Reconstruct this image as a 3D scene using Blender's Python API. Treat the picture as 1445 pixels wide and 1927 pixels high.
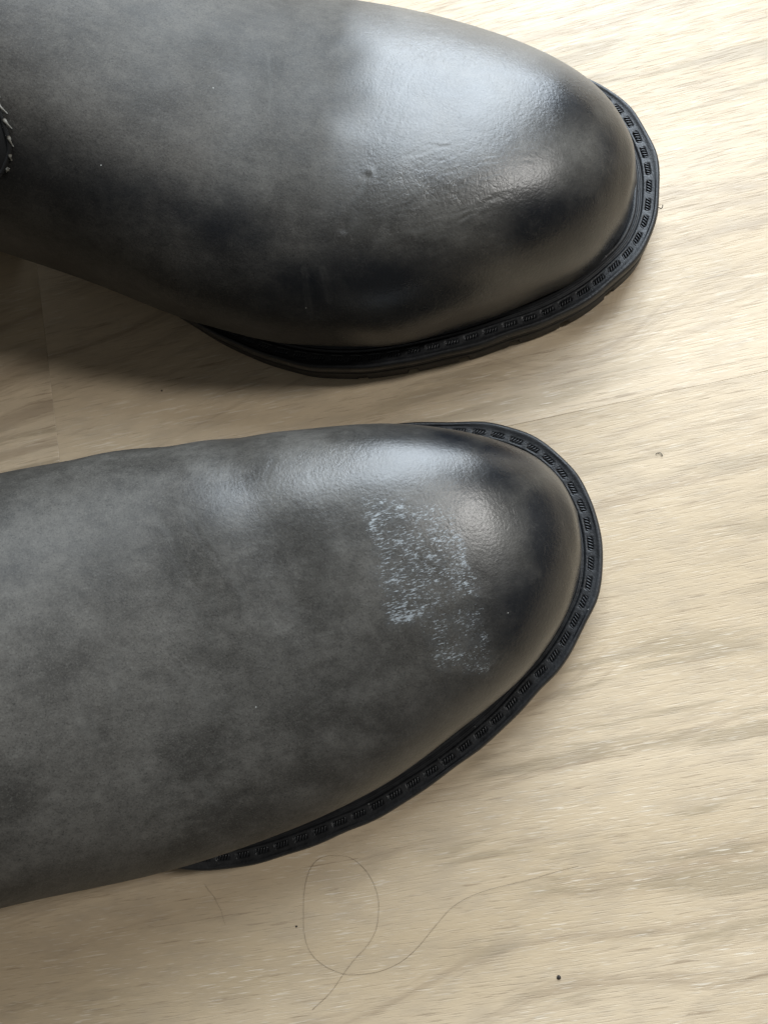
import bpy, math, random
import numpy as np
from mathutils import Vector, Matrix, Quaternion

for o in list(bpy.data.objects):
    bpy.data.objects.remove(o)
sc = bpy.context.scene
COL = sc.collection

# ------------------------------------------------------------------ camera
cam_d = bpy.data.cameras.new('camera')
cam = bpy.data.objects.new('camera', cam_d)
COL.objects.link(cam)
sc.camera = cam
R = Matrix(((0.9893553, 0.01165647, 0.14505247),
            (0.01165647, 0.98723558, -0.15883963),
            (-0.14505247, 0.15883963, 0.97659088)))
cam.matrix_world = Matrix.Translation((0, 0, 0.265)) @ R.to_4x4()
cam_d.sensor_fit = 'HORIZONTAL'
cam_d.sensor_width = 36.0
cam_d.lens = 36.0 * 1700.0 / 1445.0
cam_d.clip_start = 0.005
cam_d.clip_end = 50
cam_d.dof.use_dof = True
cam_d.dof.focus_distance = 0.245
cam_d.dof.aperture_fstop = 42.35 / 1.1      # an opening of about a millimetre
sc.render.resolution_x, sc.render.resolution_y = 767, 1024

# ------------------------------------------------------------------ light: a dim room and two windows
w = bpy.data.worlds.new('World'); sc.world = w
w.use_nodes = True
bg = w.node_tree.nodes['Background']
bg.inputs['Color'].default_value = (1.0, 0.97, 0.90, 1)
bg.inputs['Strength'].default_value = 0.10

def window_light(name, az, el, dist, sx, sy, power, col, target=(-0.03, 0.08, 0.0)):
    ld = bpy.data.lights.new(name, 'AREA'); ld.shape = 'RECTANGLE'
    ld.size, ld.size_y, ld.energy, ld.color = sx, sy, power, col
    lo = bpy.data.objects.new(name, ld); COL.objects.link(lo)
    a, e = math.radians(az), math.radians(el)
    d = Vector((math.cos(a) * math.cos(e), math.sin(a) * math.cos(e), math.sin(e)))
    lo.location = Vector(target) + d * dist
    lo.rotation_euler = d.to_track_quat('Z', 'Y').to_euler()
    return lo
window_light('window_light', 78, 36, 1.15, 0.70, 1.30, 39, (0.80, 0.90, 1.0))
window_light('side_window_light', 14, 50, 1.4, 0.18, 0.22, 9, (1.0, 0.98, 0.95))

sc.view_settings.view_transform = 'Standard'
sc.view_settings.look = 'None'
sc.view_settings.exposure = 0.0
sc.view_settings.gamma = 1.0

# ------------------------------------------------------------------ helpers
def mesh_obj(name, verts, faces, mat, parent=None, smooth=True, attrs=None):
    me = bpy.data.meshes.new(name)
    verts = np.asarray(verts, float)
    me.from_pydata(verts.tolist(), [], [tuple(int(i) for i in f) for f in faces])
    if smooth:
        me.polygons.foreach_set('use_smooth', [True] * len(me.polygons))
    for k, v in (attrs or {}).items():
        a = me.attributes.new(k, 'FLOAT', 'POINT')
        a.data.foreach_set('value', np.asarray(v, np.float32).ravel())
    me.materials.append(mat)
    me.update()
    o = bpy.data.objects.new(name, me)
    COL.objects.link(o)
    if parent is not None:
        o.parent = parent
    return o

def grid_faces(nu, nv, close_v=False, close_u=False, flip=False):
    i = np.arange(nu - (0 if close_u else 1))[:, None]; j = np.arange(nv - (0 if close_v else 1))[None]
    i1 = (i + 1) % nu; j1 = (j + 1) % nv
    f = np.stack([i * nv + j, i * nv + j1, i1 * nv + j1, i1 * nv + j], -1).reshape(-1, 4)
    return f[:, ::-1] if flip else f

def tag(o, label=None, cat=None, group=None, kind=None):
    for k, v in (('label', label), ('category', cat), ('group', group), ('kind', kind)):
        if v: o[k] = v
    return o

class NT:
    """small shorthand for building node trees"""
    def __init__(s, name):
        s.m = bpy.data.materials.new(name); s.m.use_nodes = True
        s.t = s.m.node_tree; s.b = s.t.nodes['Principled BSDF']
    def n(s, typ, **kw):
        nd = s.t.nodes.new(typ)
        ins = kw.pop('ins', {})
        for k, v in kw.items(): setattr(nd, k, v)
        for k, v in ins.items(): s.set(nd.inputs[k], v)
        return nd
    def set(s, sock, v):
        if isinstance(v, bpy.types.NodeSocket): s.t.links.new(v, sock)
        elif isinstance(v, (tuple, list)) and sock.type == 'RGBA' and len(v) == 3: sock.default_value = (*v, 1)
        else: sock.default_value = v
    def math(s, op, a, b=0.0, c=0.0, clamp=False):
        nd = s.n('ShaderNodeMath', operation=op, use_clamp=clamp)
        s.set(nd.inputs[0], a); s.set(nd.inputs[1], b)
        if op in ('MULTIPLY_ADD', 'SMOOTH_MIN'): s.set(nd.inputs[2], c)
        return nd.outputs[0]
    def ramp(s, v, lo, hi, a=0.0, b=1.0):
        nd = s.n('ShaderNodeMapRange', interpolation_type='SMOOTHSTEP')
        for k, x in zip(range(5), (v, lo, hi, a, b)): s.set(nd.inputs[k], x)
        return nd.outputs[0]
    def mix(s, f, a, b, blend='MIX'):
        nd = s.n('ShaderNodeMix', data_type='RGBA', blend_type=blend)
        s.set(nd.inputs[0], f); s.set(nd.inputs[6], a); s.set(nd.inputs[7], b)
        return nd.outputs[2]
    def noise(s, vec, scale, detail=2.0, rough=0.5, dist=0.0):
        return s.n('ShaderNodeTexNoise', ins={'Vector': vec, 'Scale': scale, 'Detail': detail, 'Roughness': rough, 'Distortion': dist}).outputs['Fac']
    def mapping(s, vec, scale=(1, 1, 1), rot=(0, 0, 0), loc=(0, 0, 0)):
        return s.n('ShaderNodeMapping', ins={'Vector': vec, 'Scale': scale, 'Rotation': rot, 'Location': loc}).outputs[0]
    def coord(s): return s.n('ShaderNodeTexCoord').outputs['Object']
    def attr(s, name): return s.n('ShaderNodeAttribute', attribute_name=name).outputs['Fac']
    def bump(s, h, strength, dist, normal=None):
        nd = s.n('ShaderNodeBump', ins={'Height': h, 'Strength': strength, 'Distance': dist})
        if normal is not None: s.set(nd.inputs['Normal'], normal)
        return nd.outputs[0]

# ------------------------------------------------------------------ materials
def leather_material():
    k = NT('burnished_leather'); co = k.coord()
    cloud = k.noise(co, 34, 7, 0.68); cloud2 = k.noise(k.mapping(co, (1, 1.6, 1), (0, 0, .4), (3, 1, 2)), 70, 7, 0.7)
    mott = k.noise(co, 420, 3, 0.7)
    base = k.mix(k.ramp(cloud, .36, .66), (.032, .0295, .0255), (.068, .063, .055))
    base = k.mix(k.ramp(cloud2, .40, .72, 0, .55), base, (.108, .101, .089))
    base = k.mix(k.ramp(mott, .35, .75, 0, .35), base, (.016, .015, .014))
    spk = k.noise(co, 2600, 3, .75)
    base = k.mix(k.ramp(spk, .46, .34, 0, .6), base, (.010, .0095, .009))
    base = k.mix(k.ramp(spk, .54, .70, 0, .42), base, (.12, .115, .10))
    burn = k.attr('burnish')
    burn = k.math('MULTIPLY', burn, 1.2)
    bmask = k.math('ADD', burn, k.math('MULTIPLY', k.math('SUBTRACT', k.noise(co, 90, 6, .68), .5), k.math('MULTIPLY', burn, 1.5)), clamp=True)
    base = k.mix(bmask, base, (.0055, .0065, .0085))
    pale = k.attr('pale')
    base = k.mix(k.math('MULTIPLY', pale, k.ramp(k.noise(co, 160, 5, .6), .25, .7)), base, (.085, .082, .074))
    # fine relief: small pores, pebbled grain, wrinkles
    peb = k.n('ShaderNodeTexVoronoi', feature='SMOOTH_F1', ins={'Vector': co, 'Scale': 950.0, 'Smoothness': .4}).outputs['Distance']
    fine = k.noise(co, 1500, 3, .6)
    wr_vec = k.mapping(co, (1, .28, 1), (0, 0, .25))
    wr = k.n('ShaderNodeTexVoronoi', feature='DISTANCE_TO_EDGE', ins={'Vector': k.mapping(k.n('ShaderNodeVectorMath', operation='ADD', ins={0: wr_vec, 1: k.n('ShaderNodeVectorMath', operation='SCALE', ins={0: k.n('ShaderNodeTexNoise', ins={'Vector': co, 'Scale': 150.0}).outputs['Color'], 'Scale': .006}).outputs[0]}).outputs[0]), 'Scale': 620.0}).outputs['Distance']
    wrm = k.math('MULTIPLY', k.ramp(wr, 0, .12), k.attr('wrinkle'))
    h = k.math('ADD', k.math('MULTIPLY', peb, .18), k.math('MULTIPLY', fine, .7))
    nrm = k.bump(h, .6, .00015)
    nrm = k.bump(wrm, .3, .00006, nrm)
    # flex creases: thin broken lines across the foot
    cv = k.mapping(co, (1, .6, 1), (0, 0, .3))
    cn = k.noise(cv, 170, 4, .6, .6)
    ridge = k.ramp(k.math('ABSOLUTE', k.math('SUBTRACT', cn, .5)), 0, .022)
    gate = k.math('MULTIPLY', k.ramp(k.noise(co, 75, 3, .6), .45, .65), k.attr('wrinkle'))
    nrm = k.bump(k.math('MULTIPLY', ridge, gate), .35, .00010, nrm)
    base = k.mix(k.math('MULTIPLY', k.math('MULTIPLY', k.ramp(ridge, .6, 0), gate), .35), base, (.14, .13, .115))
    nrm = k.bump(k.noise(co, 130, 3, .5), .2, .0005, nrm)
    # dried residue of a sticker: pale flecks smeared sideways
    rv = k.mapping(co, (.16, 1, 1), (0, 0, .2))
    f1 = k.noise(rv, 3000, 4, .72); f2 = k.noise(k.mapping(co, (.5, 1, 1)), 260, 3, .6)
    res = k.attr('residue')
    fl = k.ramp(k.math('ADD', k.math('MULTIPLY', f1, .8), k.math('MULTIPLY', f2, .25)), k.math('SUBTRACT', .70, k.math('MULTIPLY', res, .175)), k.math('SUBTRACT', .78, k.math('MULTIPLY', res, .175)))
    fl = k.math('MULTIPLY', fl, k.ramp(res, .05, .3))
    film_v = k.math('MULTIPLY', k.math('MULTIPLY', res, k.ramp(k.noise(co, 420, 4, .7), .38, .62)), .11)
    base = k.mix(k.math('MULTIPLY', fl, .62), base, (.37, .405, .425))
    base = k.mix(film_v, base, (.20, .21, .215))
    # tiny lint specks
    sp = k.n('ShaderNodeTexVoronoi', ins={'Vector': co, 'Scale': 130.0})
    spm = k.math('MULTIPLY', k.math('LESS_THAN', sp.outputs['Distance'], .022), k.math('GREATER_THAN', k.n('ShaderNodeSeparateColor', ins={0: sp.outputs['Color']}).outputs[0], .80))
    base = k.mix(spm, base, (.30, .30, .28))
    k.set(k.b.inputs['Base Color'], base)
    rough = k.math('ADD', k.ramp(cloud2, .3, .7, .32, .40), k.math('MULTIPLY', fl, .2))
    rough = k.math('ADD', rough, k.math('MULTIPLY', k.attr('matte'), .19))
    k.set(k.b.inputs['Roughness'], k.math('SUBTRACT', rough, k.math('MULTIPLY', burn, .07)))
    k.set(k.b.inputs['Specular IOR Level'], k.math('SUBTRACT', .60, k.math('MULTIPLY', k.attr('matte'), .42)))
    k.set(k.b.inputs['Normal'], nrm)
    return k.m

def rubber_material(name, col, rough, grain=1.0):
    k = NT(name); co = k.coord()
    n = k.noise(co, 240, 4, .6)
    base = k.mix(k.ramp(n, .3, .75), col, tuple(min(1, c * 1.7 + .002) for c in col))
    sp = k.n('ShaderNodeTexVoronoi', ins={'Vector': co, 'Scale': 420.0})
    spm = k.math('MULTIPLY', k.math('LESS_THAN', sp.outputs['Distance'], .07), k.math('GREATER_THAN', k.n('ShaderNodeSeparateColor', ins={0: sp.outputs['Color']}).outputs[0], .88))
    base = k.mix(k.math('MULTIPLY', spm, .7), base, (.25, .25, .24))
    k.set(k.b.inputs['Base Color'], base)
    k.set(k.b.inputs['Roughness'], k.ramp(n, .3, .7, rough, rough + .12))
    k.set(k.b.inputs['Normal'], k.bump(k.math('ADD', k.noise(co, 1400, 3, .6), k.math('MULTIPLY', n, .8)), .5 * grain, .00022))
    return k.m

def laminate_material():
    k = NT('oak_laminate'); co = k.coord()       # object x runs along the grain
    inf = k.n('ShaderNodeObjectInfo').outputs['Random']
    off = k.n('ShaderNodeCombineXYZ', ins={0: k.math('MULTIPLY', inf, 3.1), 1: k.math('MULTIPLY', inf, 1.7), 2: k.math('MULTIPLY', inf, 5.0)}).outputs[0]
    P = k.n('ShaderNodeVectorMath', operation='ADD', ins={0: co, 1: off}).outputs[0]
    warp = k.n('ShaderNodeTexNoise', ins={'Vector': k.mapping(P, (6, 9, 1)), 'Scale': 1.0, 'Detail': 2.0}).outputs['Fac']
    sep = k.n('ShaderNodeSeparateXYZ', ins={0: P})
    # year rings: bands across the grain, bent by a slow warp into slanting arcs
    y = k.math('ADD', sep.outputs[1], k.math('MULTIPLY', sep.outputs[0], -.16))
    y = k.math('ADD', y, k.math('MULTIPLY', warp, .06))
    sc_ = k.n('ShaderNodeSeparateXYZ', ins={0: co})
    ex = k.math('DIVIDE', k.math('ADD', sc_.outputs[0], .478), .030); ey = k.math('DIVIDE', k.math('ADD', sc_.outputs[1], .107), .017)
    knot = k.math('POWER', 2.718, k.math('MULTIPLY', k.math('ADD', k.math('MULTIPLY', ex, ex), k.math('MULTIPLY', ey, ey)), -1.0))
    y = k.math('ADD', y, k.math('MULTIPLY', knot, .022))
    ring = k.n('ShaderNodeTexNoise', noise_dimensions='2D', ins={'Vector': k.n('ShaderNodeCombineXYZ', ins={0: k.math('MULTIPLY', sep.outputs[0], 5.5), 1: k.math('MULTIPLY', y, 105.0)}).outputs[0], 'Scale': 1.0, 'Detail': 6.0, 'Roughness': .68}).outputs['Fac']
    broad = k.noise(k.mapping(P, (3.5, 16, 1)), 1.0, 3, .5)
    base = k.mix(k.ramp(broad, .3, .7), (.475, .368, .236), (.60, .482, .335))
    base = k.mix(k.ramp(ring, .50, .70, 0, .62), base, (.315, .235, .155))
    fig = k.noise(k.mapping(P, (13, 120, 1), (0, 0, -.20), (5, 2, 0)), 1.0, 5, .6, .5)
    base = k.mix(k.math('MULTIPLY', k.ramp(fig, .52, .62, 0, .62), k.ramp(k.noise(P, 9, 2), .42, .6)), base, (.30, .235, .15))
    # short dashes of the pores
    pv = k.mapping(P, (120, 2300, 1), (0, 0, .05))
    pore = k.noise(pv, 1.0, 3, .55, .25)
    pv2 = k.mapping(P, (150, 2300, 1), (0, 0, .07), (7, 3, 0))
    pore2 = k.noise(pv2, 1.0, 2, .5, .2)
    zone = k.noise(k.mapping(P, (20, 60, 1)), 1.0, 3, .6)
    dk = k.math('MULTIPLY', k.ramp(pore, .56, .72), k.ramp(zone, .35, .65))
    base = k.mix(k.math('MULTIPLY', dk, .5), base, (.22, .16, .105))
    lt = k.math('MULTIPLY', k.ramp(pore2, .58, .70), k.ramp(zone, .65, .38))
    base = k.mix(k.math('MULTIPLY', lt, .7), base, (.70, .62, .50))
    st = k.noise(k.mapping(P, (44, 850, 1), (0, 0, -.03), (2, 9, 0)), 1.0, 6, .7, .3)
    mot = k.noise(k.mapping(P, (70, 170, 1)), 1.0, 5, .6)
    base = k.mix(k.ramp(mot, .4, .7, 0, .35), base, (.36, .29, .21))
    base = k.mix(k.ramp(st, .58, .68, 0, .62), base, (.27, .195, .125))
    k.set(k.b.inputs['Base Color'], base)
    h = k.math('SUBTRACT', k.math('MULTIPLY', pore2, .5), k.math('MULTIPLY', k.ramp(pore, .5, .7), .6))
    k.set(k.b.inputs['Normal'], k.bump(h, .55, .00012, k.bump(k.noise(k.mapping(P, (300, 900, 1)), 1.0, 2), .3, .0002)))
    k.set(k.b.inputs['Roughness'], k.ramp(pore, .4, .7, .44, .58))
    k.set(k.b.inputs['Specular IOR Level'], .5)
    return k.m

def plain(name, col, rough, spec=.5):
    k = NT(name)
    co = k.coord()
    k.set(k.b.inputs['Base Color'], k.mix(k.noise(co, 900, 3, .6), tuple(c * .7 for c in col), col))
    k.set(k.b.inputs['Roughness'], rough); k.set(k.b.inputs['Specular IOR Level'], spec)
    return k.m

M_LEATHER = leather_material()
M_WELT = rubber_material('black_rubber_welt', (.0065, .0070, .0080), .44)
M_SOLE = rubber_material('black_rubber_sole', (.006, .006, .0065), .6)
M_STITCH = rubber_material('moulded_stitch_rubber', (.008, .009, .011), .36, .5)
M_FLOOR = laminate_material()
M_THREAD = plain('pale_thread', (.26, .25, .22), .8)
M_FABRIC = plain('black_elastic', (.008, .008, .008), .9)
M_HAIR = plain('brown_hair', (.13, .09, .055), .35)
M_CRUMB = plain('dark_crumb', (.03, .022, .018), .8)
M_FLUFF = plain('black_fluff', (.012, .010, .009), .8)
# ------------------------------------------------------------------ boot upper surface
def pchip(xk, yk, x):
    """monotone cubic interpolation"""
    xk = np.asarray(xk, float); yk = np.asarray(yk, float); x = np.asarray(x, float)
    h = np.diff(xk); dl = np.diff(yk) / h
    m = np.zeros_like(yk)
    same = dl[:-1] * dl[1:] > 0
    w1 = 2 * h[1:] + h[:-1]; w2 = h[1:] + 2 * h[:-1]
    hm = np.zeros(len(same))
    hm[same] = (w1 + w2)[same] / (w1[same] / dl[:-1][same] + w2[same] / dl[1:][same])
    m[1:-1] = hm; m[0] = dl[0]; m[-1] = dl[-1]
    i = np.clip(np.searchsorted(xk, x) - 1, 0, len(h) - 1)
    t = np.clip((x - xk[i]) / h[i], 0, 1)
    return ((1 + 2*t) * (1-t)**2 * yk[i] + t*(1-t)**2 * h[i]*m[i]
            + t*t*(3-2*t) * yk[i+1] + t*t*(t-1) * h[i]*m[i+1])

# stations along the boot: parameter p in mm, profile of the top line and of the bottom line (mm)
PK = np.array([0, 2, 6, 12, 25, 45, 70, 95, 120, 150, 175, 200, 222, 245, 268, 290.])
TOP_S = np.array([0, 2, 6, 12, 25, 45, 70, 95, 120, 146, 165, 180, 190, 196, 199, 200.])
TOP_Z = np.array([22, 32, 38.0, 43.5, 51.5, 57.3, 60.0, 63.6, 74, 90, 105, 122, 138, 150, 160, 168.])
BOT_S = np.array([0, 2, 6, 12, 25, 45, 70, 95, 122, 160, 205, 245, 268, 276, 279, 280.])
BOT_Z = np.array([22, 12.5, 10.5, 10, 10, 10, 10, 10, 10.5, 17, 27, 27, 42, 85, 125, 165.])
MID_F = np.array([.0, .30, .34, .36, .36, .36, .38, .40, .42, .44, .46, .48, .5, .5, .5, .5])  # height of the widest line

def surf(W, p, phi):
    """W: dict with medial/lateral half positions tL (plus side) and tR (minus side) and ridge c at PK"""
    q = np.sqrt(p); qk = np.sqrt(PK)
    f = lambda a: pchip(qk, a, q)
    ts, tz, bs, bz, mf = f(TOP_S), f(W.get('top_z', TOP_Z)), f(BOT_S), f(BOT_Z), f(MID_F)
    tL, tR, c = f(W['tL']), f(W['tR']), f(W['c'])
    cs, sn = np.cos(phi)[None], np.sin(phi)[None]
    up = sn >= 0
    n_up = pchip(PK, W.get('nu', np.array([2., 2.05, 2.1, 2.15, 2.2, 2.2, 2.15, 2.1, 2.05, 2.0, 2, 2, 2, 2, 2, 2])), p)[:, None]
    n_dn = pchip(PK, np.array([3., 3.5, 4, 4.2, 4.2, 4.2, 4, 3.8, 3.4, 2.8, 2.5, 2.2, 2, 2, 2, 2]), p)[:, None]
    lat = pchip(PK, np.array([0, 0, .05, .1, .22, .32, .36, .34, .25, .15, .05, 0, 0, 0, 0, 0]), p)[:, None]   # outer side of the foot slopes more
    n = np.where(up, np.where(cs * W['c'][7] < 0, n_up - lat, n_up + lat * .3), n_dn)
    cx = np.sign(cs) * np.abs(cs) ** (2 / n)
    sx = np.sign(sn) * np.abs(sn) ** (2 / n)
    half = np.where(cx > 0, (tL - c)[:, None], (c - tR)[:, None])
    # ridge leans back to the middle of the section below the widest line
    t = c[:, None] + half * cx
    v = np.where(up, mf[:, None] + (1 - mf[:, None]) * sx, mf[:, None] * (1 + sx))
    s = bs[:, None] + (ts - bs)[:, None] * v
    z = bz[:, None] + (tz - bz)[:, None] * v
    return np.stack([s, t, z], 2)   # mm


FIT = {"A": {"tL": [0.03, 9.65, 16.45, 21.46, 28.46, 35.53, 40.17, 43.85, 46.51, 45.38, 45.11, 44.41, 43.42, 42.29, 42.05, 41.8],
       "tR": [0.02, -10.89, -19.37, -26.97, -37.54, -47.0, -56.32, -60.79, -62.43, -60.17, -58.24, -55.9, -53.44, -51.04, -49.71, -48.45],
       "c": [0.03, 0.02, 1.02, 3.02, 7.01, 10.0, 11.0, 9.0, 3.0, -3.0, -5.0, -6.0, -6.0, -6.0, -6.0, -6.0],
       "ds": 5.84}, "B": {"tL": [-0.42, 9.56, 17.23, 23.76, 31.57, 39.54, 46.23, 49.02, 49.47, 47.76, 46.82, 45.74, 44.58, 43.38, 43.09, 42.8],
       "tR": [-0.43, -10.92, -18.77, -25.96, -34.33, -43.95, -51.73, -52.67, -49.26, -40.98, -34.63, -29.87, -26.13, -23.03, -21.22, -19.52],
       "c": [-0.43, -0.39, -1.34, -3.26, -7.16, -11.07, -13.03, -13.01, -9.0, -4.0, 1.0, 5.0, 8.0, 9.0, 9.0, 9.0],
       "ds": 7.61}}

def smooth_closed(pts, n):
    """closed Catmull-Rom curve through pts, resampled to n points of equal arc length"""
    P = np.array(pts, float); m = len(P); out = []
    for i in range(m):
        a, b, c, d = P[i-1], P[i], P[(i+1) % m], P[(i+2) % m]
        ka, kb, kc = (max(np.linalg.norm(y - x), 1e-6) ** .5 for x, y in ((a, b), (b, c), (c, d)))
        t0, t1 = 0., ka; t2 = t1 + kb; t3 = t2 + kc
        t = np.linspace(t1, t2, 24, endpoint=False)[:, None]
        A1 = (t1-t)/(t1-t0)*a + (t-t0)/(t1-t0)*b; A2 = (t2-t)/(t2-t1)*b + (t-t1)/(t2-t1)*c; A3 = (t3-t)/(t3-t2)*c + (t-t2)/(t3-t2)*d
        B1 = (t2-t)/(t2-t0)*A1 + (t-t0)/(t2-t0)*A2; B2 = (t3-t)/(t3-t1)*A2 + (t-t1)/(t3-t1)*A3
        out.append((t2-t)/(t2-t1)*B1 + (t-t1)/(t2-t1)*B2)
    Q = np.concatenate(out)
    k = np.exp(-np.linspace(-2, 2, 13) ** 2); k /= k.sum()      # iron out the hand-drawn wobble
    Q = np.stack([np.convolve(np.r_[Q[-6:, i], Q[:, i], Q[:6, i]], k, 'valid') for i in (0, 1)], 1)
    L = np.r_[0, np.cumsum(np.linalg.norm(np.diff(np.r_[Q, Q[:1]], axis=0), axis=1))]
    Q = np.r_[Q, Q[:1]]
    u = np.linspace(0, L[-1], n, endpoint=False)
    return np.stack([np.interp(u, L, Q[:, i]) for i in (0, 1)], 1), L[-1]

# outlines of the two soles, in mm: distance back from the tip, position across (plus = up in plan)
SOLE = {
 'A': [(0, 0), (.6, 5.5), (2.5, 13.2), (6.2, 20.3), (11, 26), (16.9, 30.5), (22.4, 33.6), (29.5, 36.2), (38.8, 38.8), (54, 42.1),
       (76, 44), (100, 43.5), (125, 39), (150, 33), (178, 30), (205, 29), (232, 28.5), (256, 23), (270, 11), (274, -5),
       (269, -21), (254, -33), (230, -39), (200, -43), (175, -52), (155, -60), (140, -65.3), (129, -68.4), (117.6, -69.7), (105, -69.2), (90.3, -67.3),
       (80.5, -65.6), (65.4, -61.1), (55.1, -57.4), (39.3, -50), (28.1, -42.8), (22.8, -39.7), (15.5, -33.6), (9.7, -27.3), (6.1, -22.6), (2.9, -16), (.7, -7.9)],
 'B': [(0, 0), (.4, 6.9), (1.7, 13.1), (3.7, 18.2), (6.4, 23.4), (9.8, 28.4), (14.8, 33.2), (20.3, 36.8), (26, 39.6), (38, 44.2), (55, 48), (76, 51), (100, 51.5),
       (125, 48.5), (150, 45), (178, 43.5), (205, 43.5), (232, 42), (256, 35), (270, 24), (273, 12), (268, 0), (253, -9), (230, -13), (200, -16), (175, -22), (157, -32.5),
       (141, -41.5), (131.5, -46.2), (122.9, -50.0), (110.3, -54.0), (95.2, -56.0), (79.3, -55.1), (55.4, -49.2), (40, -43.4), (28.6, -38.7), (17.5, -31.7), (10.2, -24.9),
       (5.0, -18.8), (2.2, -13.4), (.4, -6.9)]}

def lift(s):
    """height the sole rises above its flat part: toe spring, then the arch up to the heel"""
    s = np.asarray(s, float)
    toe = 2.2 * np.clip(1 - s / 60, 0, 1) ** 2
    a = np.clip((s - 118) / 92, 0, 1)
    return toe + 15.5 * a * a * (3 - 2 * a)

def poly_dist(P, Q):
    """distance of points P to polyline Q"""
    P = np.asarray(P, float); Q = np.asarray(Q, float); d = np.full(len(P), 1e9)
    for a, b in zip(Q[:-1], Q[1:]):
        ab = b - a; t = np.clip(((P - a) @ ab) / (ab @ ab), 0, 1)
        d = np.minimum(d, np.linalg.norm(P - a - t[:, None] * ab, axis=1))
    return d

def in_quad(P, Q, soft):
    """1 inside a convex quad, falling to 0 over soft mm"""
    Q = np.asarray(Q, float); c = Q.mean(0); m = np.full(len(P), 1e9)
    for i in range(len(Q)):
        a, b = Q[i], Q[(i + 1) % len(Q)]; n = np.array([b[1] - a[1], a[0] - b[0]]); n /= np.linalg.norm(n)
        if (c - a) @ n < 0: n = -n
        m = np.minimum(m, (P - a) @ n)
    return np.clip(m / soft + .5, 0, 1)

def blob(P, s, t, rs, rt, ang=0.0):
    c, n = math.cos(ang), math.sin(ang); x = P[:, 0] - s; y = P[:, 1] - t
    return np.exp(-((x * c + y * n) / rs) ** 2 - ((-x * n + y * c) / rt) ** 2)

def wavy_noise(P, seed, n=24, lo=20., hi=60.):
    rs = np.random.RandomState(seed); v = np.zeros(len(P))
    for _ in range(n):
        lam = rs.uniform(lo, hi); a = rs.uniform(0, 2 * math.pi); k = 2 * math.pi / lam
        v += np.sin(P @ np.array([math.cos(a), math.sin(a)]) * k + rs.uniform(0, 6.28)) * lam / hi
    return v / math.sqrt(n)

# painted-in features of each upper, in boot-local mm
RES = {'A': [(.95, [(56.2, 12.2), (45.8, 10.6), (45.3, 4.4), (56.7, 3.9)]), (.85, [(56.2, 3.4), (37.2, .4), (37.2, -4.9), (56.7, -2.1)]),
             (1., [(38.7, -.3), (35.7, -1.1), (36.8, -11.6), (39.5, -10.8)]), (.85, [(56.2, -7.1), (35.3, -11.3), (36, -17.5), (57.7, -17.6)]),
             (1., [(57.7, -7.8), (54.8, -7.5), (56.7, -17.5), (58.7, -14.8)]), (1., [(57.7, -14.2), (47.9, -16.2), (49.7, -19.7), (58.2, -18.7)]),
             (.68, [(50.4, -23.9), (36.0, -25.6), (37.9, -35.1), (49.8, -31.6)]), (.80, [(57.2, 13.2), (36.5, 4.8), (36.3, -18), (59.2, -16)]), (.7, [(52, -16), (36.5, -18), (37.5, -36), (50.5, -32)])], 'B': []}
SCRATCH = {'A': [(.55, .5, [(104.5, 23.0), (102.5, 14.2), (100.5, 5.6), (97.8, -.2)]), (.4, .6, [(97.8, 20.7), (93.3, 10.5), (90.8, 2.4), (88.9, -4.7)]),
                 (.25, .8, [(130, 35.5), (122.5, 24.2), (115.9, 14.5), (112.3, 8.2)])],
           'B': [(.5, .45, [(105.6, 12.6), (104.2, 5.5), (102.9, .3), (102.2, -7.7)])]}
# grooves pressed into the leather: depth mm, width mm, line
CREASE = {'A': [(.4, 6, [(87, 44), (86.4, 31), (82, 18), (79.8, 4), (79.2, -8)]), (.10, .6, [(105.5, 25), (103.3, 14.2), (101.2, 5.6), (98.6, 0)]),
                (.09, .6, [(98.6, 21), (94.2, 10.5), (91.6, 2.4)]), (.25, 6, [(106, 47), (107, 36), (105, 20), (104, 0)]), (.3, 8, [(128, 45), (122, 20), (118, -10), (122, -35)])],
          'B': [(.55, 8, [(87, -40), (83, -30), (80.5, -20), (82, -8), (86, 5)]), (.22, .9, [(82, -33.5), (80.2, -29), (78.2, -24.8), (77.5, -21)]),
                (.035, .4, [(72.5, -29.9), (65, -25.8), (55.6, -21.9), (45.4, -17.6), (36.7, -12.5)]), (.035, .4, [(69.8, -35.5), (61.9, -31.2), (55.6, -27.4), (49.3, -23)]),
                (.035, .4, [(66, -24), (57.5, -19.2), (47, -15.0), (40, -11.5)]), (.035, .4, [(63, -34), (54, -29.5), (47.5, -25), (40, -20)]), (.6, 7, [(118, -40), (112, -20), (112, 5)])]}

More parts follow.
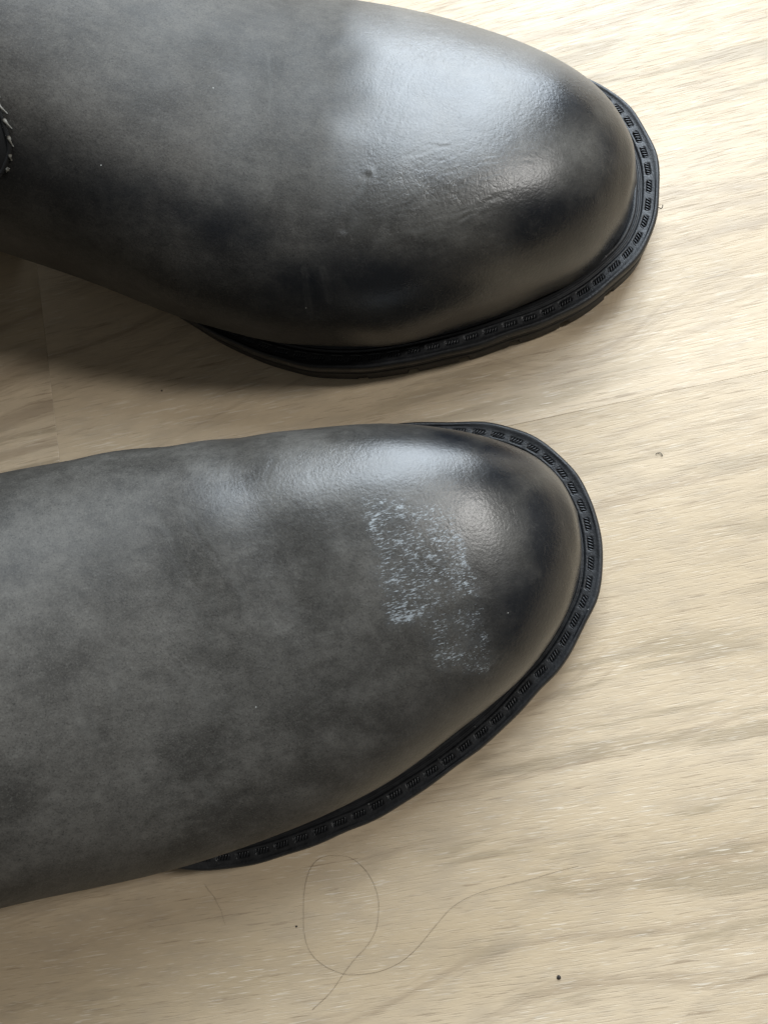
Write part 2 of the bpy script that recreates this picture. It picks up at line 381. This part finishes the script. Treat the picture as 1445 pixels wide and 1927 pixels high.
def upper_mesh(key):
    W = {k: np.array(v) for k, v in FIT[key].items()}
    NU, NV = 520, 400
    p = np.concatenate([np.linspace(0, math.sqrt(190), 430, endpoint=False) ** 2, np.linspace(190, 290, 90)])
    up = np.linspace(0, math.pi, 300, endpoint=False); dn = np.linspace(-math.pi, 0, 100, endpoint=False)
    phi = np.concatenate([dn, up])
    S = surf(W, p, phi)
    S[..., 0] += FIT[key]['ds']
    # local frame: x towards the toe, metres
    V = np.stack([-S[..., 0], S[..., 1], S[..., 2]], -1)
    du = np.gradient(V, axis=0); dv = np.roll(V, -1, 1) - np.roll(V, 1, 1)
    N = np.cross(du, dv); N /= np.maximum(np.linalg.norm(N, axis=2, keepdims=True), 1e-9)
    c = V.mean(1, keepdims=True)
    if ((V - c) * N).sum(2)[100:400].mean() < 0: N = -N
    P2 = S[..., :2].reshape(-1, 2)
    rr = np.random.RandomState(77 if key == 'A' else 78)
    flex = []
    for _ in range(34):                       # fine flex lines behind the toe
        s0, t0 = rr.uniform(66, 128), rr.uniform(-48, 30)
        an = rr.normal(1.35 if key == 'A' else 1.75, .25); ln = rr.uniform(4, 15); bend = rr.uniform(-1.5, 1.5)
        flex.append((rr.uniform(.015, .045), rr.uniform(.3, .5), [(s0 + math.cos(an) * ln * u + bend * u * u, t0 + math.sin(an) * ln * u) for u in (-.5, -.17, .17, .5)]))
    top = np.clip((N[..., 2].ravel() + .1) / .4, 0, 1)
    dsp = np.zeros(len(P2))
    PW_ = P2 + np.stack([wavy_noise(P2, 31, lo=5, hi=14), wavy_noise(P2, 32, lo=5, hi=14)], 1) * .75
    fade = np.clip(.6 + .7 * wavy_noise(P2, 33, lo=6, hi=14), 0, 1.4)
    if key == 'B':                            # many shallow parallel creases over the ball of the foot
        for _ in range(26):
            s0, t0 = rr.uniform(44, 72), rr.uniform(-38, -8); ln = rr.uniform(5, 16); an = -.46 + rr.normal(0, .14)
            flex.append((rr.uniform(.02, .05), rr.uniform(.28, .45), [(s0 + math.cos(an) * ln * u, t0 + math.sin(an) * ln * u + rr.normal(0, .3)) for u in (-.5, -.17, .17, .5)]))
    for dep, wd, line in CREASE[key] + flex:
        fine_ = wd < 2
        g = poly_dist(PW_ if fine_ else P2, line)
        if fine_: dep = dep * fade
        dsp -= dep * (np.exp(-(g / wd) ** 2) - .35 * np.exp(-((g - 1.9 * wd) / wd) ** 2)) * top
    far = np.clip((S[..., 0].ravel() - 55) / 50, 0, 1)
    dsp += .16 * wavy_noise(S[..., [0, 1]].reshape(-1, 2), 5 if key == 'A' else 9) * far * top
    dsp += .03 * wavy_noise(S[..., [0, 1]].reshape(-1, 2), 15, lo=7, hi=16) * (.3 + far) * top
    if key == 'A':
        dsp += TUNE_A(P2, top)
    else:
        dsp += TUNE_B(P2, top)
    V = V + N * dsp.reshape(V.shape[:2])[..., None]
    # pigment masks; pale also carries a painted toe highlight
    z = S[..., 2].ravel(); sgn = P2
    nz = wavy_noise(P2, 3, lo=8, hi=30) * .10
    burn = np.zeros(len(P2)); wrinkle = np.full(len(P2), .25)
    for a, s, t, rs, rt, an in BURN[key]: burn = np.maximum(burn, a * blob(P2, s, t, rs, rt, an))
    burn = np.clip(burn + nz * (burn > .05), 0, 1)
    pale = np.zeros(len(P2))
    for a, wd, line in SCRATCH[key]: pale = np.maximum(pale, a * np.exp(-(poly_dist(P2, line) / wd) ** 2) * top)
    for dep, wd, line in flex[::2]: pale = np.maximum(pale, .28 * np.exp(-((poly_dist(P2, line) - .5) / .4) ** 2) * top)
    for a, s, t, rs, rt, an in PALE[key]: pale = np.maximum(pale, a * blob(P2, s, t, rs, rt, an))
    res = np.zeros(len(P2))
    for a, Q in RES[key]: res = np.maximum(res, a * in_quad(P2 + .9 * (PW_ - P2), Q, 2.6))
    res *= top
    for a, s, t, rs, rt, an in WRINKLE[key]: wrinkle = np.maximum(wrinkle, a * blob(P2, s, t, rs, rt, an))
    V = V.reshape(-1, 3) * .001
    f = grid_faces(NU, NV, close_v=True)
    if N[200, 250] @ np.cross(V.reshape(NU, NV, 3)[200, 251] - V.reshape(NU, NV, 3)[200, 250], V.reshape(NU, NV, 3)[201, 250] - V.reshape(NU, NV, 3)[200, 250]) < 0: f = f[:, ::-1]
    return V, f, dict(burnish=burn, pale=pale, residue=res, wrinkle=wrinkle,
                   matte=np.clip((P2[:, 0] - (72 + .55 * np.clip(P2[:, 1], 0, 30))) / 20 if key == 'A' else (P2[:, 0] - 75 + 3 * wavy_noise(P2, 41, lo=10, hi=30)) / 15, 0, 1)), S, V.reshape(NU, NV, 3), N

# (strength, back from tip, across, radius along, radius across, angle)
BURN = {'A': [(1.15, 14, -9, 10, 20, 0), (1.05, 25, -24, 11, 14, .3), (1.0, 20, 15, 11, 12, .5), (.8, 34, 23, 15, 7, .3), (.45, 45, -40, 22, 7, -.45)],
        'B': [(1.0, 12, -18, 9, 22, 0), (1.15, 30, -25, 13, 8, -.5), (1.0, 22, -22, 9, 10, 0), (1.0, 27, 12, 12, 12, .6), (.7, 15, 0, 7, 20, 0), (.75, 75, -44, 55, 7, -.05), (.6, 130, -34, 50, 9, .1)]}
PALE = {'A': [(.30, 28, -3, 8, 9, 0), (.15, 60, 5, 20, 25, 0), (.15, 115, 15, 18, 14, .3), (.12, 92, -25, 25, 12, 0)],  # first spot of each boot paints the toe highlight into the colour
        'B': [(.34, 27, -8, 6, 6, 0), (.26, 84, -27, 12, 8, .3), (.18, 125, 5, 30, 12, .2)]}
WRINKLE = {'A': [(.9, 60, 27, 14, 8, .2), (.6, 105, 0, 20, 25, 0), (.6, 80, -40, 30, 12, 0)],
           'B': [(1., 58, -22, 22, 12, -.4), (.7, 60, 8, 22, 20, 0), (.6, 82, -30, 8, 10, 0)]}
def TUNE_A(P, top): return 0
def TUNE_B(P, top): return 0

def sole_parts(key, root):
    N = 2100
    C, L = smooth_closed(SOLE[key], N)
    T = np.roll(C, -1, 0) - np.roll(C, 1, 0); T /= np.linalg.norm(T, axis=1, keepdims=True)
    IN = np.stack([-T[:, 1], T[:, 0]], 1)
    if ((C.mean(0) - C) * IN).sum() < 0: IN = -IN
    arc = np.arange(N) * L / N
    def ring(d, z):
        # inward offset d (mm, array or scalar) at height z above the flat of the sole
        Q = C + IN * np.broadcast_to(np.asarray(d, float), (N,))[:, None]
        zz = z + lift(Q[:, 0])
        return np.stack([-Q[:, 0], Q[:, 1], zz], 1)
    rs = np.random.RandomState(4 if key == 'A' else 8)
    wob = sum(np.sin(arc / L * 2 * math.pi * k_ + rs.uniform(0, 6)) * .10 for k_ in (9, 14, 23, 37))
    # --- stitch pits: pockets pressed into the welt
    pitch = L / round(L / 5.9); PL, PW = 4.1, 1.8
    def pit(d):
        a = np.abs((arc % pitch) - pitch / 2); e = np.clip((PL / 2 - a) / .5, 0, 1); g = np.clip((PW / 2 - abs(d - 3.35)) / .5, 0, 1)
        return .5 * e * g
    prof = [(14, 11.8), (9, 11.8), (8, 12.0), (7.5, 12.3), (7.0, 12.35), (6.6, 12.1), (6.4, 11.5), (6.2, 11.45), (6.0, 11.75), (5.7, 11.75), (5.45, 11.25), (5.2, 11.2), (4.95, 11.5), (4.75, 11.85)]
    prof += [(d, 11.85) for d in np.arange(4.5, 2.15, -.17)]
    prof += [(1.8, 11.9), (1.5, 12.0), (1.3, 12.1), (1.0, 12.15), (.7, 12.1), (.45, 11.9), (.22, 11.5), (.08, 11.0), (.0, 10.4), (.02, 9.6), (.15, 9.1), (.5, 8.9), (1.2, 8.85), (3, 8.8)]
    rings = [ring(d - wob * (d < 1.5), z - pit(d)) for d, z in prof]
    V = np.concatenate(rings) * .001
    f = list(map(tuple, grid_faces(len(rings), N, close_v=True)))
    welt = mesh_obj('welt', V, f, M_WELT, root)
    # --- outsole with tread notches along the lower edge
    lugp = L / round(L / 16)
    a = (arc % lugp)
    notch = np.clip((1.6 - np.abs(a - 1.8)) / .25, 0, 1) * (1 - np.clip((C[:, 0] - 70) / 20, 0, 1))
    oprof = [(3, 8.86), (1.3, 8.8), (.9, 8.5), (.75, 8.0), (.55, 7.4), (.5, 6.9), (.8, 6.7), (.85, 6.4), (.45, 6.2), (.35, 5.6), (.4, 4.6), (.45, 4.4), (.5, 4.2), (.5, 1.0), (.6, .35), (.9, 0), (5, 0), (14, 0)]
    rings = []
    for d, z in oprof:
        nd = notch * (1.1 if z < 4.4 else 0) * (d < 4)
        zz = z
        r = ring(d + nd - wob * .7, zz)
        if z < 4.5: r[:, 2] = np.maximum(r[:, 2], z)
        rings.append(r)
    V = np.concatenate(rings) * .001
    n = len(rings); f = list(map(tuple, grid_faces(n, N, close_v=True)))
    f.append(tuple(range((n - 1) * N, n * N))); f.append(tuple(range(N - 1, -1, -1)))
    out = mesh_obj('outsole', V, f, M_SOLE, root)
    # --- heel block under the back
    hk = C[:, 0] > 203
    H = C[hk]; HI = IN[hk]
    order = np.argsort(np.unwrap(np.arctan2(H[:, 1] - H[:, 1].mean(), H[:, 0] - 235)))
    H = H[order][::6]; HI = HI[order][::6]; m = len(H)
    rings = [np.stack([-(H + HI * d)[:, 0], (H + HI * d)[:, 1], np.full(m, z)], 1) for d, z in ((1.2, 15.4), (.8, 15.2), (1.5, 5), (1.4, .8), (2, 0))]
    V = np.concatenate(rings) * .001; n = len(rings)
    f = list(map(tuple, grid_faces(n, m, close_v=True))); f.append(tuple(range(m - 1, -1, -1))); f.append(tuple(range((n - 1) * m, n * m)))
    mesh_obj('heel', V, f, M_SOLE, root, smooth=False)
    # --- moulded stitches, five slanting ribs in each pocket
    vs, fs = [], []
    for r in range(5):
        cx = (r - 2) * .82; b = len(vs)
        for i in range(7):
            u = -1 + 2 * i / 6; rad = math.sqrt(max(0, 1 - abs(u) ** 2.4)) * .27 + .02
            for j in range(6):
                an = math.pi * 2 * j / 6
                vs.append((cx + u * .42 + rad * math.cos(an), u * .86, rad * 1.25 * math.sin(an)))
        for i in range(6):
            for j in range(6):
                fs.append((b + i*6 + j, b + i*6 + (j+1) % 6, b + (i+1)*6 + (j+1) % 6, b + (i+1)*6 + j))
        fs.append(tuple(b + j for j in range(5, -1, -1))); fs.append(tuple(b + 36 + j for j in range(6)))
    proto = mesh_obj('welt_stitch', np.array(vs) * .001, fs, M_STITCH, welt)
    first = True
    cnt = int(round(L / pitch))
    for i in range(cnt):
        j = int(((i + .5) * pitch) / L * N) % N
        q = C[j] + IN[j] * 3.35
        if C[j, 0] > 150: continue
        o = proto if first else proto.copy()
        if not first: COL.objects.link(o); o.parent = welt
        first = False
        o.location = (-q[0] * .001, q[1] * .001, (11.62 + float(lift(q[0]))) * .001)
        tx, ty = -T[j, 0], T[j, 1]
        o.rotation_euler = (rs.normal(0, .06), 0, math.atan2(ty, tx) + rs.normal(0, .05))
        o.scale = (1, 1 if rs.rand() < .5 else .96, .9 + .25 * rs.rand())
    return C, IN

def tube(name, pts, rad, mat, parent=None, sides=6, closed=False):
    P = np.array(pts, float); n = len(P)
    t = np.gradient(P, axis=0); t /= np.linalg.norm(t, axis=1, keepdims=True)
    upv = np.array([0, 0, 1.]); a = np.cross(t, upv); ln = np.linalg.norm(a, axis=1, keepdims=True); a = np.where(ln > 1e-5, a / np.maximum(ln, 1e-9), [1, 0, 0]); b = np.cross(a, t)
    r = np.broadcast_to(np.asarray(rad, float), (n,))
    an = np.arange(sides) * 2 * math.pi / sides
    V = P[:, None] + r[:, None, None] * (np.cos(an)[None, :, None] * a[:, None] + np.sin(an)[None, :, None] * b[:, None])
    f = list(map(tuple, grid_faces(n, sides, close_v=True))); f.append(tuple(range(sides))); f.append(tuple(range(n * sides - 1, (n - 1) * sides - 1, -1)))
    return mesh_obj(name, V.reshape(-1, 3), f, mat, parent)

def make_boot(key, loc, ang, label):
    root = bpy.data.objects.new('boot', None); COL.objects.link(root)
    root.location = loc; root.rotation_euler = (0, 0, math.radians(ang)); root.empty_display_size = .03
    tag(root, label, 'boot', 'pair of grey leather boots')
    V, f, at, S, G, NN = upper_mesh(key)
    mesh_obj('upper', V, f, M_LEATHER, root, attrs=at)
    sole_parts(key, root)
    return root, S, G, NN

boot_low, SA, GA, NA_ = make_boot('A', (.02180544, .04036195, 0), 15, 'grey leather boot with pale sticker residue on its dark burnished toe, the nearer boot')
boot_up, SB, GB, NB_ = make_boot('B', (.04211531, .13235083, 0), -5, 'grey leather boot with clean creased toe and pale ankle stitching')

# --- black elastic panel with pale stitching at the ankle of the upper boot
def surface_point(S, G, NN, s, t, lift_mm):
    d = (S[:, 100:, 0] - s) ** 2 + (S[:, 100:, 1] - t) ** 2
    i, j = np.unravel_index(d.argmin(), d.shape)
    j += 100
    return G[i, j] + NN[i, j] * lift_mm * .001, NN[i, j]
seam = [(158.9, -14.0), (158.9, -17.0), (158.5, -19.9), (157.4, -22.4), (157.1, -25.4), (157.6, -28.4), (159.9, -31.0), (161.5, -32.0)]
inner = [(s + (185 - s) * k, t) for k in (.02,) for s, t in seam]
rows = []
for k in np.linspace(0, 1, 14):
    rows.append([surface_point(SB, GB, NB_, s + 1.2 + (190 - s) * k, t + (-24 - t) * .3 * k, .55 if 0 < k < 1 else .05)[0] for s, t in seam])
g = np.array(rows)
pan = mesh_obj('elastic_panel', g.reshape(-1, 3), grid_faces(*g.shape[:2]), M_FABRIC, boot_up)
L_ = np.array(seam); seg = np.r_[0, np.cumsum(np.linalg.norm(np.diff(L_, axis=0), axis=1))]
edge = [surface_point(SB, GB, NB_, s + 1.1, t, .35)[0] for s, t in zip(np.interp(np.linspace(0, seg[-1], 40), seg, L_[:, 0]), np.interp(np.linspace(0, seg[-1], 40), seg, L_[:, 1]))]
edge = np.array(edge)
for _ in range(6): edge[1:-1] = (edge[:-2] + 2 * edge[1:-1] + edge[2:]) / 4
tube('panel_edge', edge, .0005, M_FABRIC, boot_up, 8)
for u in np.arange(.3, seg[-1] - 1, 2.9):
    m_ = [np.interp(q, seg, L_[:, c_]) for q in (u, u + 1.6) for c_ in (0, 1)]
    a0, n0 = surface_point(SB, GB, NB_, m_[0] + .6, m_[1], .75); a1, n1 = surface_point(SB, GB, NB_, m_[2] - .25, m_[3], .2)
    e = [a0 + (a1 - a0) * v_ + n0 * .0004 * math.sin(v_ * math.pi) for v_ in np.linspace(0, 1, 6)]
    tube('seam_stitch', e, [.00042, .00046, .00030, .00018, .00016, .00012], M_THREAD, boot_up)

# ------------------------------------------------------------------ floor: laminate planks
floor = bpy.data.objects.new('floor', None); COL.objects.link(floor)
tag(floor, kind='structure')
GA_ = math.radians(11.0)
floor.rotation_euler = (0, 0, GA_)
gx = np.array([math.cos(GA_), math.sin(GA_)]); gy = np.array([-math.sin(GA_), math.cos(GA_)])
mid = np.array([38.6, 76.6]) * .001; y0 = float(mid @ gy)             # the long seam
ej = float((np.array([-150.5, 91.4]) * .001) @ gx)                    # the end joint
PWD, PLN = .192 + .06, 1.285
def plank(x0, x1, ya, yb, idx):
    c = .00013
    xs = [x0 + .00002, x0 + c, x1 - c, x1 - .00002]; ys = [ya + .00002, ya + c, yb - c, yb - .00002]
    ox, oy = (x0 + x1) / 2, (ya + yb) / 2
    V = []
    for i, x in enumerate(xs):
        for j, y in enumerate(ys):
            V.append((x - ox, y - oy, -.00007 if i in (0, 3) or j in (0, 3) else 0))
    b = len(V)
    for x, y in ((xs[0], ys[0]), (xs[3], ys[0]), (xs[3], ys[3]), (xs[0], ys[3])): V.append((x - ox, y - oy, -.008))
    f = [tuple(q) for q in grid_faces(4, 4, flip=True)]
    f += [(b, b+1, 12, 8, 4, 0), (b+1, b+2, 15, 14, 13, 12), (b+2, b+3, 3, 7, 11, 15), (b+3, b, 0, 1, 2, 3), (b+3, b+2, b+1, b)]
    o = mesh_obj('plank', np.array(V), f, M_FLOOR, floor, smooth=False)
    o.location = (ox, oy, 0)
offs = {0: ej, 1: ej + .47, -1: ej + .62, 2: ej + .95, -2: ej + .2, 3: ej + .3}
for r, e in offs.items():
    for m in (-2, -1, 0, 1):
        plank(e + m * PLN, e + (m + 1) * PLN, y0 + (r) * PWD, y0 + (r + 1) * PWD, r)
sub = mesh_obj('subfloor', [(-3, -3, -.009), (3, -3, -.009), (3, 3, -.009), (-3, 3, -.009)], [(0, 1, 2, 3)], plain('dark_underlay', (.05, .04, .03), .9), floor, smooth=False)

# ------------------------------------------------------------------ small things on the floor
def curve_pts(P, n, z):
    P = np.array(P, float) * .001
    L = np.r_[0, np.cumsum(np.linalg.norm(np.diff(P, axis=0), axis=1))]
    u = np.linspace(0, L[-1], n)
    Q = np.stack([pchip(L, P[:, i], u) for i in (0, 1)], 1)
    for _ in range(3): Q[1:-1] = (Q[:-2] + 2 * Q[1:-1] + Q[2:]) / 4
    return np.c_[Q, z + .0004 * np.abs(np.sin(u / L[-1] * 9))]
hair = [[15.6, -56.0], [10.1, -57.5], [2.9, -59.9], [-7.3, -62.7], [-13.1, -64.8], [-19.0, -68.3], [-23.4, -73.2], [-29.3, -80.2], [-34.5, -84.3], [-41.1, -86.7], [-47.9, -87.5], [-54.7, -85.5], [-59.4, -81.2], [-60.9, -74.9], [-61.0, -67.8], [-60.2, -62.0], [-58.1, -57.9], [-54.6, -56.1], [-49.2, -56.0], [-44.6, -58.4], [-41.2, -62.6], [-39.4, -68.1], [-39.7, -73.8], [-42.0, -78.8], [-46.0, -83.2], [-49.4, -87.6], [-52.3, -91.9], [-57.9, -97.3]]
tag(tube('hair', curve_pts(hair, 160, .00004), .000032, M_HAIR), 'long thin looping hair lying on the floor below the nearer boot', 'hair')
tag(tube('hair', curve_pts([[-90.5, -65.5], [-87.9, -68.3], [-85.4, -72.1], [-83.8, -76.3]], 20, .00004), .000022, M_HAIR), 'short faint hair on the floor left of the long looping one', 'hair')
def crumb(x, y, z, r, label, seed, mat=M_CRUMB):
    rs = np.random.RandomState(seed); n, m = 7, 9; V = []
    for i in range(n):
        for j in range(m):
            th = math.pi * i / (n - 1); ph = 2 * math.pi * j / m; q = r * rs.uniform(.7, 1.15) if 0 < i < n - 1 else r * .8
            V.append((q * math.sin(th) * math.cos(ph) * 1.2, q * math.sin(th) * math.sin(ph), q * math.cos(th) * .6 + r * .45))
    o = mesh_obj('crumb', V, grid_faces(n, m, close_v=True), mat); o.location = (x * .001, y * .001, z * .001)
    tag(o, label, 'crumb')
crumb(9.9, -84.8, 0, .00055, 'dark round crumb on the bare floor at the bottom right', 1)
crumb(-63.0, -75.6, 0, .00030, 'tiny dark crumb just left of the looping hair', 2)
crumb(-111.4, 83.2, 0, .0003, 'tiny dark crumb on the shaded floor between the boots', 3)
tag(tube('fluff', curve_pts([[40.2, 59.2], [41.1, 59.6], [41.9, 59.2], [42.0, 58.5]], 10, .0001), .0001, M_FLUFF), 'tiny dark curl of fluff on the floor right of the nearer toe', 'fluff')
tag(tube('fluff', curve_pts([[40.9, 132.6], [41.9, 132.2], [42.9, 131.2], [43.5, 131.5], [43.6, 132.4]], 14, .0078), .00013, M_FLUFF),
    'tiny black hooked thread clinging to the toe rim of the farther boot', 'fluff')
